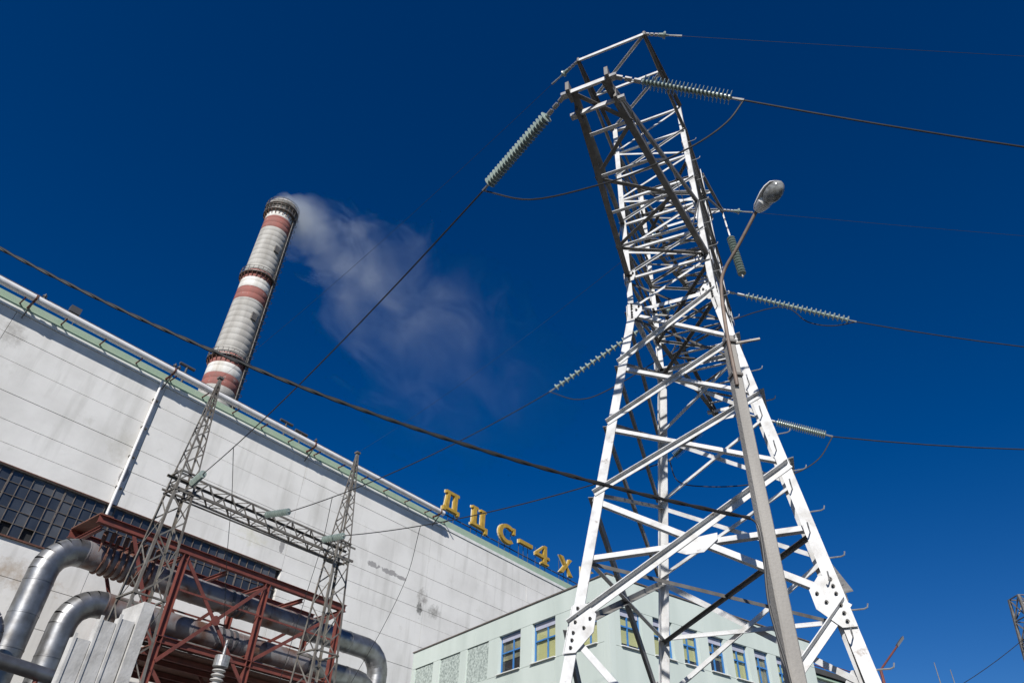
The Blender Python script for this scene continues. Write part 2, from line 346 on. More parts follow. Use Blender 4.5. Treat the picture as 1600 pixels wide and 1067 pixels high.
# ------------------------------------------------------------------ chimney and its smoke
cb = atD(330, 615, 104.0); CHX, CHY = -45.7, 93.4
ch = thing('chimney', (CHX, CHY, 0), 'tall grey concrete chimney with red and white bands behind the hall', 'chimney')
def cr_(z): return 3.25 - .80 * z / 110
bands = []
ztop = 109.5
def zpx(u, v):
    d = ray(u, v); t = (math.hypot(CHX, CHY) - 2.7) / math.hypot(d[0], d[1]); return CZ + d[2] * t
marks = [('red', 322, 316), ('white', 335, 322), ('red', 346, 335)]
M['ch_conc'] = mat('chimney_concrete', (.43, .415, .385), (.27, .255, .23), .85, scale=.9, lo=.35, hi=.75, bump=.5, bscale=1.2, streak=True)
M['ch_red'] = mat('chimney_red_band', (.30, .105, .085), (.22, .10, .085), .85, scale=.8, streak=True)
wear(M['ch_red'], (.36, .33, .30), .58, .72, 1.2)
M['ch_white'] = mat('chimney_white_band', (.66, .645, .61), (.42, .38, .32), .85, scale=.8, lo=.45, hi=.75, streak=True)
zz = [('concrete', 0, 62.2), ('red', 62.2, 66.2), ('white', 66.2, 70.0), ('red', 70.0, 73.4), ('concrete', 73.4, 87.0), ('red', 87.0, 90.4), ('white', 90.4, 93.6), ('red', 93.6, 96.2), ('concrete', 96.2, 108)]
# boundaries read along the shaft
def ax(v):
    u = 445 - (v - 310) * (120 / 300.0); return zpx(u, v)
bd = [('concrete', 0, ax(597)), ('red', ax(597), ax(578)), ('white', ax(578), ax(562)), ('red', ax(562), ax(547)), ('concrete', ax(547), ax(462)), ('red', ax(462), ax(444)),
      ('white', ax(444), ax(430)), ('red', ax(430), ax(418)), ('concrete', ax(418), ax(352)), ('red', ax(352), ax(335)), ('white', ax(335), ax(323)), ('concrete', ax(323), ax(310))]
ZT = bd[-1][2]
for kind, z0, z1 in bd:
    m = {'concrete': M['ch_conc'], 'red': M['ch_red'], 'white': M['ch_white']}[kind]
    prof = []; zc = z0
    while zc < z1 - .01:                                        # casting lifts, each with a shallow groove
        ze = min(zc + 1.25, z1); prof += [(zc, cr_(zc) - .03), (zc + .05, cr_(zc)), (ze - .05, cr_(ze)), (ze, cr_(ze) - .03)]; zc = ze
    MB().lathe(V(CHX, CHY, 0), UP, prof, 40).build('shaft_band' if kind != 'concrete' else 'shaft', m, ch, True)
P = V(CHX, CHY, 0)
for zc, big in ((ax(424), .55), (ax(553), .55), (ZT - 1.6, .7), (ZT - 3.2, .6)):
    r = cr_(zc); g = MB().lathe(P, UP, [(zc, r + .02), (zc, r + big), (zc + .12, r + big), (zc + .12, r + .02)], 32).build('gallery', M['steel'], ch)
    for k in range(24):
        a = k * math.pi / 12; e = V(math.cos(a), math.sin(a), 0)
        MB().tube([P + e * (r + big - .05) + UP * (zc + .1), P + e * (r + big - .05) + UP * (zc + 1.3)], .05, 5).build('rail_post', M['steel'], g)
        MB().bar(P + e * (r + .02) + UP * (zc - 1.0), P + e * (r + big - .1) + UP * zc, .1, .08).build('gallery_bracket', M['rust'], g)
    for hh in (.7, 1.3):
        pts = [P + V(math.cos(k * math.pi / 16), math.sin(k * math.pi / 16), 0) * (r + big - .05) + UP * (zc + hh) for k in range(33)]
        MB().tube(pts, .05, 5, False).build('guard_rail', M['steel'], g)
MB().lathe(P, UP, [(ZT - .9, cr_(ZT) + .05), (ZT - .8, cr_(ZT) + .25), (ZT - .1, cr_(ZT) + .25), (ZT, cr_(ZT) + .1), (ZT, cr_(ZT) - .4)], 40).build('crown', M['ch_conc'], ch)
# caged ladder and cable run on the side turned away from the sun
va = math.atan2(-CHY, -CHX); la = va + R(62)
for da, rad in ((0, .09), (R(7), .09), (R(13), .22), (R(20), .16)):
    MB().tube([P + V(math.cos(la + da), math.sin(la + da), 0) * (cr_(z) + .35) + UP * z for z in (20, 60, ZT - 1)], rad, 8).build('ladder_rail', M['steel'], ch)
z = 50.0
while z < ZT - 2:
    e = V(math.cos(la + R(3.5)), math.sin(la + R(3.5)), 0); tn = V(-e[1], e[0], 0)
    pts = [P + e * (cr_(z) + .3) + UP * z + e * .8 * math.sin(k * math.pi / 8) + tn * .45 * math.cos(k * math.pi / 8) for k in range(9)]
    MB().tube(pts, .05, 4, False).build('ladder_hoop', M['steel'], ch)
    z += 1.5
for v in (382, 486):
    zc = ax(v); e = V(math.cos(va + R(30)), math.sin(va + R(30)), 0)
    MB().box(P + e * (cr_(zc) + .15) + UP * zc, e * .15, V(-e[1], e[0], 0) * .5, UP * .7).build('beacon_frame', M['steel'], ch)

# smoke plume
p0 = V(CHX, CHY, ZT + .4); p1 = atZ(790, 640, 128.0)
axv = p1 - p0; PL = np.linalg.norm(axv); ex = nrm(axv); ey = nrm(np.cross(UP, ex)); ez = np.cross(ex, ey)
prof = [(-1.5, 3.2), (3, 8), (10, 14), (25, 25), (50, 36), (PL * .8, 46), (PL, 50)]
NN = 20
vs = []
for d, r in prof: vs += [(d, r * math.cos(k * 2 * math.pi / NN), r * math.sin(k * 2 * math.pi / NN)) for k in range(NN)]
fs = [(i * NN + k, i * NN + (k + 1) % NN, (i + 1) * NN + (k + 1) % NN, (i + 1) * NN + k) for i in range(len(prof) - 1) for k in range(NN)] + [tuple(range(NN))[::-1], tuple((len(prof) - 1) * NN + k for k in range(NN))]
me = bpy.data.meshes.new('smoke_plume'); me.from_pydata(vs, [], fs)
sp = bpy.data.objects.new('smoke_plume', me); COL.objects.link(sp)
sp.matrix_world = Matrix([[ex[0], ey[0], ez[0], p0[0]], [ex[1], ey[1], ez[1], p0[1]], [ex[2], ey[2], ez[2], p0[2]], [0, 0, 0, 1]])
tag(sp, 'pale smoke drifting away from the top of the striped chimney', 'smoke', kind='stuff')
m = bpy.data.materials.new('smoke'); m.use_nodes = True; nt = m.node_tree; nt.nodes.remove(nt.nodes['Principled BSDF']); L = nt.links.new
pv = nt.nodes.new('ShaderNodeVolumePrincipled'); pv.inputs['Color'].default_value = (.86, .93, 1.0, 1); pv.inputs['Anisotropy'].default_value = .0
L(pv.outputs[0], nt.nodes['Material Output'].inputs['Volume'])
tc = nt.nodes.new('ShaderNodeTexCoord'); sx = nt.nodes.new('ShaderNodeSeparateXYZ'); L(tc.outputs['Object'], sx.inputs[0])
def mth(op, a, b=None, c=None, clamp=False):
    n = nt.nodes.new('ShaderNodeMath'); n.operation = op; n.use_clamp = clamp
    for i, x in enumerate((a, b, c)):
        if x is None: continue
        if isinstance(x, (int, float)): n.inputs[i].default_value = x
        else: L(x, n.inputs[i])
    return n.outputs[0]
X_, Y_, Z_ = sx.outputs
rad = mth('SQRT', mth('ADD', mth('MULTIPLY', Y_, Y_), mth('MULTIPLY', Z_, Z_)))
rmax = mth('ADD', 2.8, mth('MULTIPLY', 1.4, mth('POWER', mth('MAXIMUM', X_, .01), .67)))
mpn = nt.nodes.new('ShaderNodeMapping'); mpn.inputs['Scale'].default_value = (.6, 1, 1); L(tc.outputs['Object'], mpn.inputs['Vector'])
nz = nt.nodes.new('ShaderNodeTexNoise'); nz.inputs['Scale'].default_value = .085; nz.inputs['Detail'].default_value = 7; nz.inputs['Roughness'].default_value = .62; nz.inputs['Distortion'].default_value = 1.2
L(mpn.outputs[0], nz.inputs['Vector'])
fall = mth('SUBTRACT', 1.0, mth('DIVIDE', rad, rmax), clamp=False)
core = mth('ADD', mth('SUBTRACT', fall, mth('MINIMUM', mth('MULTIPLY', X_, .025), .34)), mth('MULTIPLY', mth('SUBTRACT', nz.outputs['Fac'], .5), mth('MINIMUM', mth('ADD', 1.2, mth('MULTIPLY', X_, .2)), 4.2)))
core = mth('MAXIMUM', core, 0.0)
fade = mth('POWER', mth('MAXIMUM', mth('SUBTRACT', 1.0, mth('DIVIDE', X_, PL * .98)), 0.0), .75)
dens = mth('MULTIPLY', mth('MULTIPLY', core, mth('MULTIPLY', fade, fade)), mth('ADD', .006, mth('ADD', mth('DIVIDE', .6, mth('ADD', 4.0, X_)), mth('DIVIDE', 7.0, mth('ADD', 12.0, mth('MULTIPLY', X_, X_))))))
L(dens, pv.inputs['Density'])
me.materials.append(m)

# ------------------------------------------------------------------ hot-water pipes and red trestle in front of the hall
def pipe_thing(label, sv, zrun, d, s_end, end_drop, r):
    t = thing('heating_pipe', wl(sv, d, 0), label, 'pipe', 'big jacketed heating pipes along the hall')
    BR = 1.15
    arc_ = [wl(sv + BR - BR * math.cos(a), d, zrun - BR + BR * math.sin(a)) for a in [k * math.pi / 2 / 6 for k in range(7)]]
    z = 0.0; k = 0                                             # jacket sections with overlapping lips
    while z < zrun - BR - .01:
        z1 = min(z + 1.25, zrun - BR)
        MB().lathe(wl(sv, d, 0), UP, [(z, r - .02), (z + .01, r + .012), (z + .06, r + .012), (z + .07, r), (z1, r)], 28).build('jacket_section', M['jacket'], t, True)
        z = z1
    for k in range(6):                                         # lobster-back elbow, each gore its own piece
        MB().tube([arc_[k] + (arc_[k] - arc_[k + 1]) * .10, arc_[k + 1] + (arc_[k + 1] - arc_[k]) * .10], r + .006 * (k % 2), 28, False).build('elbow_gore', M['jacket'], t, True)
    s = sv + BR
    while s < s_end - .01:
        s1 = min(s + 1.3, s_end)
        MB().lathe(wl(s, d, zrun), WD, [(0, r - .02), (.01, r + .014), (.06, r + .014), (.07, r), (s1 - s, r)], 28).build('jacket_section', M['jacket_old'] if s < s_end - 4 else M['jacket'], t, True)
        s = s1
    if end_drop:
        arc2 = [wl(s_end + BR * math.sin(a), d, zrun - BR + BR * math.cos(a)) for a in [k * math.pi / 2 / 6 for k in range(7)]]
        for k in range(6): MB().tube([arc2[k] + (arc2[k] - arc2[k + 1]) * .10, arc2[k + 1] + (arc2[k + 1] - arc2[k]) * .10], r + .006 * (k % 2), 28, False).build('elbow_gore', M['jacket'], t, True)
        MB().tube([wl(s_end + BR, d, zrun - BR), wl(s_end + BR, d, 0)], r, 28).build('jacket_section', M['jacket'], t, True)
    return t
pa = pipe_thing('upper silver heating pipe with rusty clamp rings, bending down at both ends', 9.55, 12.85, 5.0, 26.3, True, .55)
pb = pipe_thing('lower silver heating pipe running beneath the ringed one', 11.05, 11.15, 5.0, 26.0, True, .52)
sv3 = wpx(-24, 1010, 6.5)[0]; z3 = wpx(-12, 940, 6.5)[1]
pc = thing('heating_pipe', wl(sv3, 6.5, 0), 'silver heating pipe bending away at the corner beside the bent pair', 'pipe', 'big jacketed heating pipes along the hall')
c3 = [wl(sv3 - .8 + .8 * math.cos(a), 6.5, z3 - 1.2 + .8 * math.sin(a)) for a in [k * math.pi / 2 / 6 for k in range(7)]]
MB().tube([wl(sv3, 6.5, 0), wl(sv3, 6.5, z3 - 1.2)], .4, 28).build('jacket_section', M['jacket'], pc, True)
for k in range(6): MB().tube([c3[k] + (c3[k] - c3[k + 1]) * .1, c3[k + 1] + (c3[k + 1] - c3[k]) * .1], .4 + .006 * (k % 2), 28, False).build('elbow_gore', M['jacket'], pc, True)
MB().tube([c3[6], c3[6] - WD * 8], .4, 28).build('jacket_section', M['jacket'], pc, True)
for k in range(8):
    s = 11.35 + k * .3
    MB().lathe(wl(s, 5, 12.85), WD, [(0, .56), (0, .63), (.08, .63), (.08, .56)], 24).build('clamp_ring', M['rust'], pa)
for s in (17.6, 18.0, 18.3, 22.6):
    MB().lathe(wl(s, 5, 12.85), WD, [(0, .555), (0, .585), (.14, .585), (.14, .555)], 24).build('clamp_ring', M['vent'], pa)
    MB().lathe(wl(s, 5, 11.15), WD, [(0, .525), (0, .555), (.14, .555), (.14, .525)], 24).build('clamp_ring', M['vent'], pb)
tr = thing('pipe_trestle', wl(17, 5, 0), 'red oxide steel trestle carrying the two heating pipes', 'trestle')
def ibeam(p, q, h, wdt, up_, name='beam'):
    a = nrm(np.array(q) - np.array(p)); sd_ = nrm(np.cross(up_, a)); t = .025; b = MB()
    b.prism(np.array(p), np.array(q), sd_, np.array(up_), [(-wdt / 2, h / 2), (-wdt / 2, h / 2 - t), (-t / 2, h / 2 - t), (-t / 2, -h / 2 + t), (-wdt / 2, -h / 2 + t), (-wdt / 2, -h / 2), (wdt / 2, -h / 2), (wdt / 2, -h / 2 + t), (t / 2, -h / 2 + t), (t / 2, h / 2 - t), (wdt / 2, h / 2 - t), (wdt / 2, h / 2)])
    return b.build(name, M['red'], tr)
FD, BD_ = 6.25, 3.6
for d in (FD, BD_):
    ibeam(wl(10.3, d, 13.95), wl(23.6, d, 13.95), .34, .26, UP)
    ibeam(wl(14.2, d, 10.15), wl(23.6, d, 10.15), .28, .22, UP)
    for s in (14.4, 18.75, 23.3): ibeam(wl(s, d, 0), wl(s, d, 13.77), .26, .24, WD, 'post')
for s in (10.6, 12.5, 14.4, 16.6, 18.75, 21.0, 23.3):
    ibeam(wl(s, BD_ + .15, 13.68), wl(s, FD - .15, 13.68), .18, .16, UP, 'cross_beam')
    if s in (14.4, 18.75, 23.3): ibeam(wl(s, BD_ + .15, 10.42), wl(s, FD - .15, 10.42), .22, .18, UP, 'cross_beam')
def tbr(p, q, n=WN): MB().bar(p, q, .15, .05, n).build('brace', M['red'], tr)
for d in (FD + .06, BD_ - .06):
    tbr(wl(14.5, d, 13.6), wl(18.65, d, 9.3)); tbr(wl(14.5, d + .06, 9.3), wl(18.65, d + .06, 13.6))
    tbr(wl(11.9, d, 13.75), wl(14.3, d, 9.6)); tbr(wl(18.85, d, 10.3), wl(23.2, d, 13.6))
    tbr(wl(14.5, d, 9.0), wl(18.65, d, 5.2)); tbr(wl(18.85, d, 9.2), wl(23.2, d, 5.4))
    MB().bar(wl(14.5, d + .02, 12.25), wl(23.2, d + .02, 12.25), .08, .04, WN).build('hand_rail', M['red'], tr)
MB().lathe(wl(16.57, FD + .16, 11.45), WN, [(0, .22), (.03, .22)], 8).build('node_plate', M['red'], tr)
for k in range(9):                                               # spring hangers over the rings
    s = 11.0 + k * .3
    MB().lathe(wl(s, 5.72 + .12 * (k % 2), 13.78), -UP, [(0, .05), (.05, .10), (.42, .10), (.46, .05), (.9, .02)], 8).build('spring_hanger', M['rust'], tr)
for k in range(9):                                               # added dark deck, supplies the deep shade under the pipes
    MB().box(wl(14.75 + k * 1.045, 3.3, 9.92), WD * .51, WN * 2.9, UP * .02).build('deck_and_shade_plate', M['rust'], tr)
for d in (1.2, 2.4, 4.3, 5.4): ibeam(wl(14.3, d, 9.78), wl(23.6, d, 9.78), .2, .14, UP, 'shade_deck_joist')  # joists of the deck added for shade
for k, d in enumerate((4.1, 4.45, 5.75)): MB().tube([wl(13.9, d, 10.42 + .1 * (k % 2)), wl(23.7, d, 10.42 + .1 * (k % 2))], .09, 10).build('conduit', M['steel'], tr, True)
# walkway decking with a dark end
MB().box(wl(10.55, 5.0, 14.15), WD * .28, WN * 1.35, UP * .03).build('deck_and_shade_plate', M['rust'], tr)

# low pipe at the bottom corner and the concrete wall
lp = thing('service_pipe', wl(9, 9.5, 0), 'thin pale horizontal service pipe in front of the standing pipes', 'pipe')
q0, q1 = onplane(0, 1032, WO + WN * 10.5, WN), onplane(110, 1067, WO + WN * 10.5, WN)
dirp = nrm(q1 - q0); MB().tube([q0 - dirp * 4, q1 + dirp * 1.2], .22, 16).build('pipe', M['jacket'], lp, True)
for t_ in (-3, 1.2): MB().tube([q0 + dirp * t_, V(*(q0 + dirp * t_)[:2], 0)], .08, 8).build('pipe_stand', M['red'], lp)
CD = 17.0
sc0, zc0 = wpx(222, 939, CD); sc1, _ = wpx(243, 943, CD)
cw = thing('concrete_wall', wl(sc0, CD, 0), 'whitewashed ribbed concrete wall stub stepping up towards a thick slab', 'wall')
MB().box(wl(sc1 - .17, CD - .55, zc0 / 2), WD * .16, WN * .6, UP * zc0 / 2).build('end_slab', M['slab'], cw)
for k, (ua, ub, vt) in enumerate(((188, 216, 965), (163, 187, 968), (143, 162, 1001))):
    s0, zt = wpx(ua, vt, CD); s1, _ = wpx(ub, vt, CD); s1 = s0 + .62
    s0 = sc1 - .35 - (k + 1) * .46; s1 = s0 + .45
    MB().box(wl((s0 + s1) / 2, CD - .12, zt / 2), WD * .222, WN * .1, UP * zt / 2).build('panel', M['slab'], cw)
    MB().box(wl(s0 + .05, CD - .02, zt / 2 + .05), WD * .035, WN * .025, UP * (zt / 2 + .05)).build('rib', M['slab'], cw)
    pass
# porcelain bushing
bz = onplane(347, 1030, WO + WN * 9, WN); bu = thing('bushing_insulator', (bz[0], bz[1], 0), 'grey porcelain bushing with metal cap below the hanging drop wire', 'insulator')
prof = [(0, .16), (bz[2] - 2.2, .16), (bz[2] - 2.15, .3), (bz[2] - 1.9, .3)]
for k in range(9): zc = bz[2] - 1.85 + k * .17; prof += [(zc, .15), (zc + .05, .27), (zc + .09, .25), (zc + .12, .15)]
MB().lathe(V(bz[0], bz[1], 0), UP, prof, 18).build('porcelain_body', M['porcelain'], bu, True)
MB().lathe(V(bz[0], bz[1], 0), UP, [(bz[2] - .3, .2), (bz[2] - .28, .3), (bz[2] + .12, .3), (bz[2] + .15, .24), (bz[2] + .2, .06), (bz[2] + .75, .05)], 18).build('metal_cap', M['cap'], bu)

# ------------------------------------------------------------------ green office building
GC = V(4.54, 30.06, 0); gl_ = nrm(V(-9.37, 13.47, 0)); gr_ = V(gl_[1], -gl_[0], 0)
GH, GLW, GRW = 13.33, 16.4, 14.1
gb = thing('office_building', GC, 'pale mint office block with blue-framed windows beside the hall', 'building')
def gface(o, a, nout, length, wins, zb, zt, rough=()):
    th = .16
    def wallbox(t0, t1, z0, z1, name='wall_panel', m=M['green'], inset=0.0):
        g = .008
        MB().box(o + a * (t0 + t1) / 2 - nout * (th + inset) + UP * (z0 + z1) / 2, a * ((t1 - t0) / 2 - g), nout * th, UP * ((z1 - z0) / 2 - g)).build(name, m, gb)
    cuts = sorted(list(wins) + list(rough))
    cols = np.linspace(th * 2 + .01, length, 6)
    for i in range(5):
        wallbox(cols[i], cols[i + 1], zt, GH)
        for z0, z1 in ((0, 3.4), (3.4, 6.9), (6.9, zb)): wallbox(cols[i], cols[i + 1], z0, z1)
    x = th * 2 + .01
    for t0, t1 in cuts:
        wallbox(x, t0, zb, zt, 'pier'); x = t1
    wallbox(x, length, zb, zt, 'pier')
    for t0, t1 in rough: wallbox(t0, t1, zb - 0, zt, 'pebbledash_panel', M['rough_panel'], .06)
    for i, (t0, t1) in enumerate(wins):
        c = o + a * (t0 + t1) / 2 + UP * (zb + zt) / 2; hw, hh = (t1 - t0) / 2, (zt - zb) / 2
        wn_ = MB()
        ins = -nout * .20; f = .035
        wn_.box(c + ins + a * (hw - f), a * f, nout * .03, UP * hh); wn_.box(c + ins - a * (hw - f), a * f, nout * .03, UP * hh)
        wn_.box(c + ins + UP * (hh - f), a * (hw - 2 * f), nout * .03, UP * f); wn_.box(c + ins - UP * (hh - f), a * (hw - 2 * f), nout * .03, UP * f)
        wn_.box(c + ins + UP * (hh * .12), a * (hw - 2 * f), nout * .031, UP * .03)
        wn_.box(c + ins - a * hw * .12 - UP * hh * .44, a * .028, nout * .029, UP * (hh * .53)); wn_.box(c + ins - a * hw * .12 + UP * hh * .5, a * .028, nout * .029, UP * (hh * .36))
        wo = wn_.build('window', M['blue'], gb)
        MB().box(c + ins + UP * (hh - .17), a * (hw - 2 * f), nout * .034, UP * .125).build('transom_panel', M['lilac'], wo)
        MB().box(c - nout * .21 - UP * .12, a * (hw - 2 * f), nout * .004, UP * (hh - .2)).build('pane', M['glass'], wo)
        MB().box(c - nout * .305, a * hw, nout * .006, UP * hh).build('dark_room', M['dark'], wo)
        dk = (a is gl_ and i == len(wins) - 1) or (a is gr_ and i in (3, 5)); fr = random.uniform(.8, 1.0) if not dk else random.uniform(.45, .9)
        MB().box(c - nout * .28 + UP * hh * (1 - fr), a * (hw - .03), nout * .006, UP * hh * fr).build('blind', M['blind_dark'] if dk else M['blind'], wo)
        MB().box(o + a * (t0 + t1) / 2 + UP * (zb + .02) + nout * .02, a * (hw + .04), nout * .09, UP * .018).build('sill', M['coping'], wo)
gface(GC, gl_, -gr_, GLW, [(.75, 2.15), (3.5, 5.2), (6.1, 7.85)], 10.62, 12.42, [(8.75, 10.7), (11.35, 13.35), (14.05, 16.0)])
gface(GC, gr_, -gl_, GRW, [(.65, 1.9), (2.6, 3.8), (4.4, 5.45), (6.1, 7.2), (7.75, 8.85), (9.35, 10.4), (11.0, 12.1)], 10.48, 12.1)
MB().box(GC + gl_ * .165 + gr_ * .165 + UP * GH / 2, gl_ * .165, gr_ * .165, UP * GH / 2).build('corner_pier', M['green'], gb)
mid = GC + gl_ * GLW / 2 + gr_ * GRW / 2
MB().box(mid + UP * (GH - .3), gl_ * (GLW / 2 - .36), gr_ * (GRW / 2 - .36), UP * .1).build('roof', M['roof'], gb)
MB().box(GC + gl_ * GLW / 2 + gr_ * .14 + UP * (GH + .03), gl_ * (GLW / 2 + .03), gr_ * .19, UP * .028).build('parapet_flashing', M['mullion'], gb)
MB().box(GC + gr_ * (GRW / 2 + .2) + gl_ * .14 + UP * (GH + .032), gr_ * (GRW / 2 - .2), gl_ * .19, UP * .028).build('parapet_flashing', M['mullion'], gb)
MB().box(mid + gl_ * (GLW / 2 - .1) + UP * GH / 2, gl_ * .1, gr_ * (GRW / 2 - .4), UP * (GH / 2 - .5)).build('rear_wall', M['green'], gb)
MB().box(mid + gr_ * (GRW / 2 - .1) + UP * GH / 2, gr_ * .1, gl_ * (GLW / 2 - .4), UP * (GH / 2 - .5)).build('rear_wall', M['green'], gb)
an = thing('annex_building', GC + gr_ * 20, 'low white annex with dark roof edge and railing past the office block', 'building')
A0 = GC + gr_ * 14.3 + gl_ * .5
for k in range(5): MB().box(A0 + gr_ * (1.5 + 3 * k) + gl_ * 3 + UP * 5.9, gr_ * 1.49, gl_ * 3, UP * 5.9).build('wall_panel', M['coping'], an)
MB().box(A0 + gr_ * 7.5 + gl_ * 2.9 + UP * 12.1, gr_ * 7.6, gl_ * 3.2, UP * .13).build('roof_edge', M['roof'], an)
MB().box(A0 + gr_ * 7.5 + gl_ * 2.9 + UP * 11.86, gr_ * 7.52, gl_ * 3.1, UP * .055).build('fascia', M['fascia'], an)
for h in (.25, .5): MB().tube([A0 + gr_ * 0 + UP * (12.23 + h), A0 + gr_ * 15 + UP * (12.23 + h)], .025, 6).build('hand_rail', M['red'], an)
for k in range(11): MB().tube([A0 + gr_ * 1.5 * k + UP * 12.2, A0 + gr_ * 1.5 * k + UP * 12.74], .02, 6).build('rail_post', M['steel'], an)

# ------------------------------------------------------------------ lattice gantry
gt = thing('line_gantry', wl(13.4, 14, 0), 'weathered lattice steel line gantry of two pointed columns and a cross beam', 'gantry')
GZ, GTOP, GD = 12.95, 17.5, 14.0
def lat_col(s0):
    def hw(z): return .34 + (GZ - z) / GZ * .62 if z < GZ else .34 * (1 - (z - GZ) / (GTOP - GZ)) + .05 * (z - GZ) / (GTOP - GZ)
    def c(i, z):
        a, b = ((-1, -1), (1, -1), (1, 1), (-1, 1))[i % 4]; h = hw(z); return wl(s0 + a * h, GD + b * h, z)
    for i in range(4):
        for z0, z1 in ((0, GZ), (GZ, GTOP)):
            a, b = ((-1, -1), (1, -1), (1, 1), (-1, 1))[i]
            w_ = .085 if z1 == GZ else .055
            MB().prism(c(i, z0), c(i, z1), -WD * a, -WN * b, [(0, 0), (w_, 0), (w_, .012), (.012, .012), (.012, w_), (0, w_)]).build('column_leg', M['gantry'], gt)
    z = 2.0; zs = [2.0]
    while zs[-1] < GZ - .5: zs.append(min(zs[-1] + hw(zs[-1]) * 1.9, GZ))
    zs[-1] = GZ
    while zs[-1] < GTOP - .35: zs.append(zs[-1] + max(hw(zs[-1]) * 2.0, .28))
    for k in range(len(zs) - 1):
        for i in range(4):
            a, b = (c(i, zs[k]), c(i + 1, zs[k + 1])) if k % 2 == 0 else (c(i + 1, zs[k]), c(i, zs[k + 1]))
            cen = wl(s0, GD, (zs[k] + zs[k + 1]) / 2); n = nrm((a + b) / 2 - cen)
            MB().bar(a - n * .02, b - n * .02, .05, .012, n).build('lacing_bar', M['gantry'], gt)
    MB().box(wl(s0, GD, GTOP + .02), WD * .1, WN * .1, UP * .04).build('peak_plate', M['steel'], gt)
    for z in (GZ - .36, GZ + .36, 9.0):
        for i in range(4): MB().bar(c(i, z), c(i + 1, z), .07, .05).build('column_ring', M['gantry'], gt)
C1, C2 = 9.88, 16.88
lat_col(C1); lat_col(C2)
BH, BW = .30, .30
for a in (-1, 1):
    for b in (-1, 1):
        MB().prism(wl(C1 - .5, GD + a * BW, GZ + b * BH), wl(C2 + .6, GD + a * BW, GZ + b * BH), WN * -a, UP * -b, [(0, 0), (.08, 0), (.08, .012), (.012, .012), (.012, .08), (0, .08)]).build('beam_chord', M['gantry'], gt)
nb = 14
for k in range(nb):
    s0 = C1 + .35 + k * (C2 - C1 - .7) / nb; s1 = C1 + .35 + (k + 1) * (C2 - C1 - .7) / nb; t_ = 1 if k % 2 else -1
    for a in (-1, 1):
        MB().bar(wl(s0, GD + a * (BW - .02), GZ + t_ * BH), wl(s1, GD + a * (BW - .02), GZ - t_ * BH), .05, .012, WN).build('lacing_bar', M['gantry'], gt)
        MB().bar(wl(s0, GD + t_ * BW, GZ + a * (BH - .02)), wl(s1, GD - t_ * BW, GZ + a * (BH - .02)), .05, .012, UP).build('lacing_bar', M['gantry'], gt)
MB().tube([wl(C1, GD + .1, GZ - .55), wl(C2, GD + .1, GZ - .5)], .03, 6).build('tie_rod', M['steel'], gt)

# ------------------------------------------------------------------ pylon
PC = V(3.653, 11.52, 0); PH = -.4666
PX = V(math.cos(PH), math.sin(PH), 0); PY = V(-math.sin(PH), math.cos(PH), 0)
S0, SW, ZW, ASP, ZTOP = 2.5, .887, 11.41, 1.277, 17.7
def pl(x, y, z): return PC + PX * x + PY * y + UP * z
SG = {'A': (-1, -1), 'B': (1, -1), 'C': (-1, 1), 'D': (1, 1)}
def half(z): return S0 + (SW - S0) * min(z, ZW) / ZW
def cor(k, z):
    sx_, sy_ = SG[k]; h = half(z); return pl(sx_ * h, sy_ * h * ASP, z)
py = thing('transmission_pylon', PC, 'white painted lattice anchor pylon with three conductor arms', 'pylon')
WS = M['white_steel']
FACES = [('A', 'B', -PY), ('B', 'D', PX), ('D', 'C', PY), ('C', 'A', -PX)]
for k, (sx_, sy_) in SG.items():
    for z0, z1, w_ in ((0, ZW, .165), (ZW, ZTOP, .115)):
        t = .018
        MB().prism(cor(k, z0), cor(k, z1), -PX * sx_, -PY * sy_, [(0, 0), (w_, 0), (w_, t), (t, t), (t, w_), (0, w_)]).build('leg', WS, py)
def lbar(p, q, n, w_=.10, t=.010, off=0.0, side=1, flange=-1, name='brace', m=None):
    """angle bar in a face with outward normal n: one leg flat in the face, the other pointing out (1) or in (-1)"""
    p = np.array(p) + n * off; q = np.array(q) + n * off; a = nrm(q - p); u = nrm(np.cross(n, a)); u = u if u[2] > 0 else -u
    u = u * side; f = n * flange
    return MB().prism(p, q, u, f, [(-w_ / 2, 0), (w_ / 2, 0), (w_ / 2, w_), (w_ / 2 - t, w_), (w_ / 2 - t, t), (-w_ / 2, t)]).build(name, m or WS, py)
LV = [0.0, 4.85, 7.0, 8.45, 9.9, 11.41]
def fnorm(a, b, n, z0, z1):
    e = cor(b, z0) - cor(a, z0); f = cor(a, z1) - cor(a, z0); q = nrm(np.cross(e, f)); return q if q @ n > 0 else -q
for a, b, n0 in FACES:
    for i in range(len(LV) - 1):
        z0, z1 = LV[i], LV[i + 1]; n = fnorm(a, b, n0, z0, z1); w_ = .105 if i < 2 else .082
        fm = WS if a in 'AD' else M['shaded_side_steel']
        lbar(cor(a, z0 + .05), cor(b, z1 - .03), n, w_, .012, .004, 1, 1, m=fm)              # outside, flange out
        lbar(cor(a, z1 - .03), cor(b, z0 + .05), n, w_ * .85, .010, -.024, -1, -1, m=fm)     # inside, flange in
    n = fnorm(a, b, n0, 4.85, 7.0)
    lbar(cor(a, 5.95), cor(b, 5.95), n, .08, .010, -.040, -1, -1, 'cross_member')
    lbar(cor(a, ZW - .02), cor(b, ZW - .02), n0, .085, .010, -.024, 1, -1, 'cross_member')
UL = [11.41, 12.35, 13.2, 14.05, 14.9, 15.75, 16.7, 17.65]
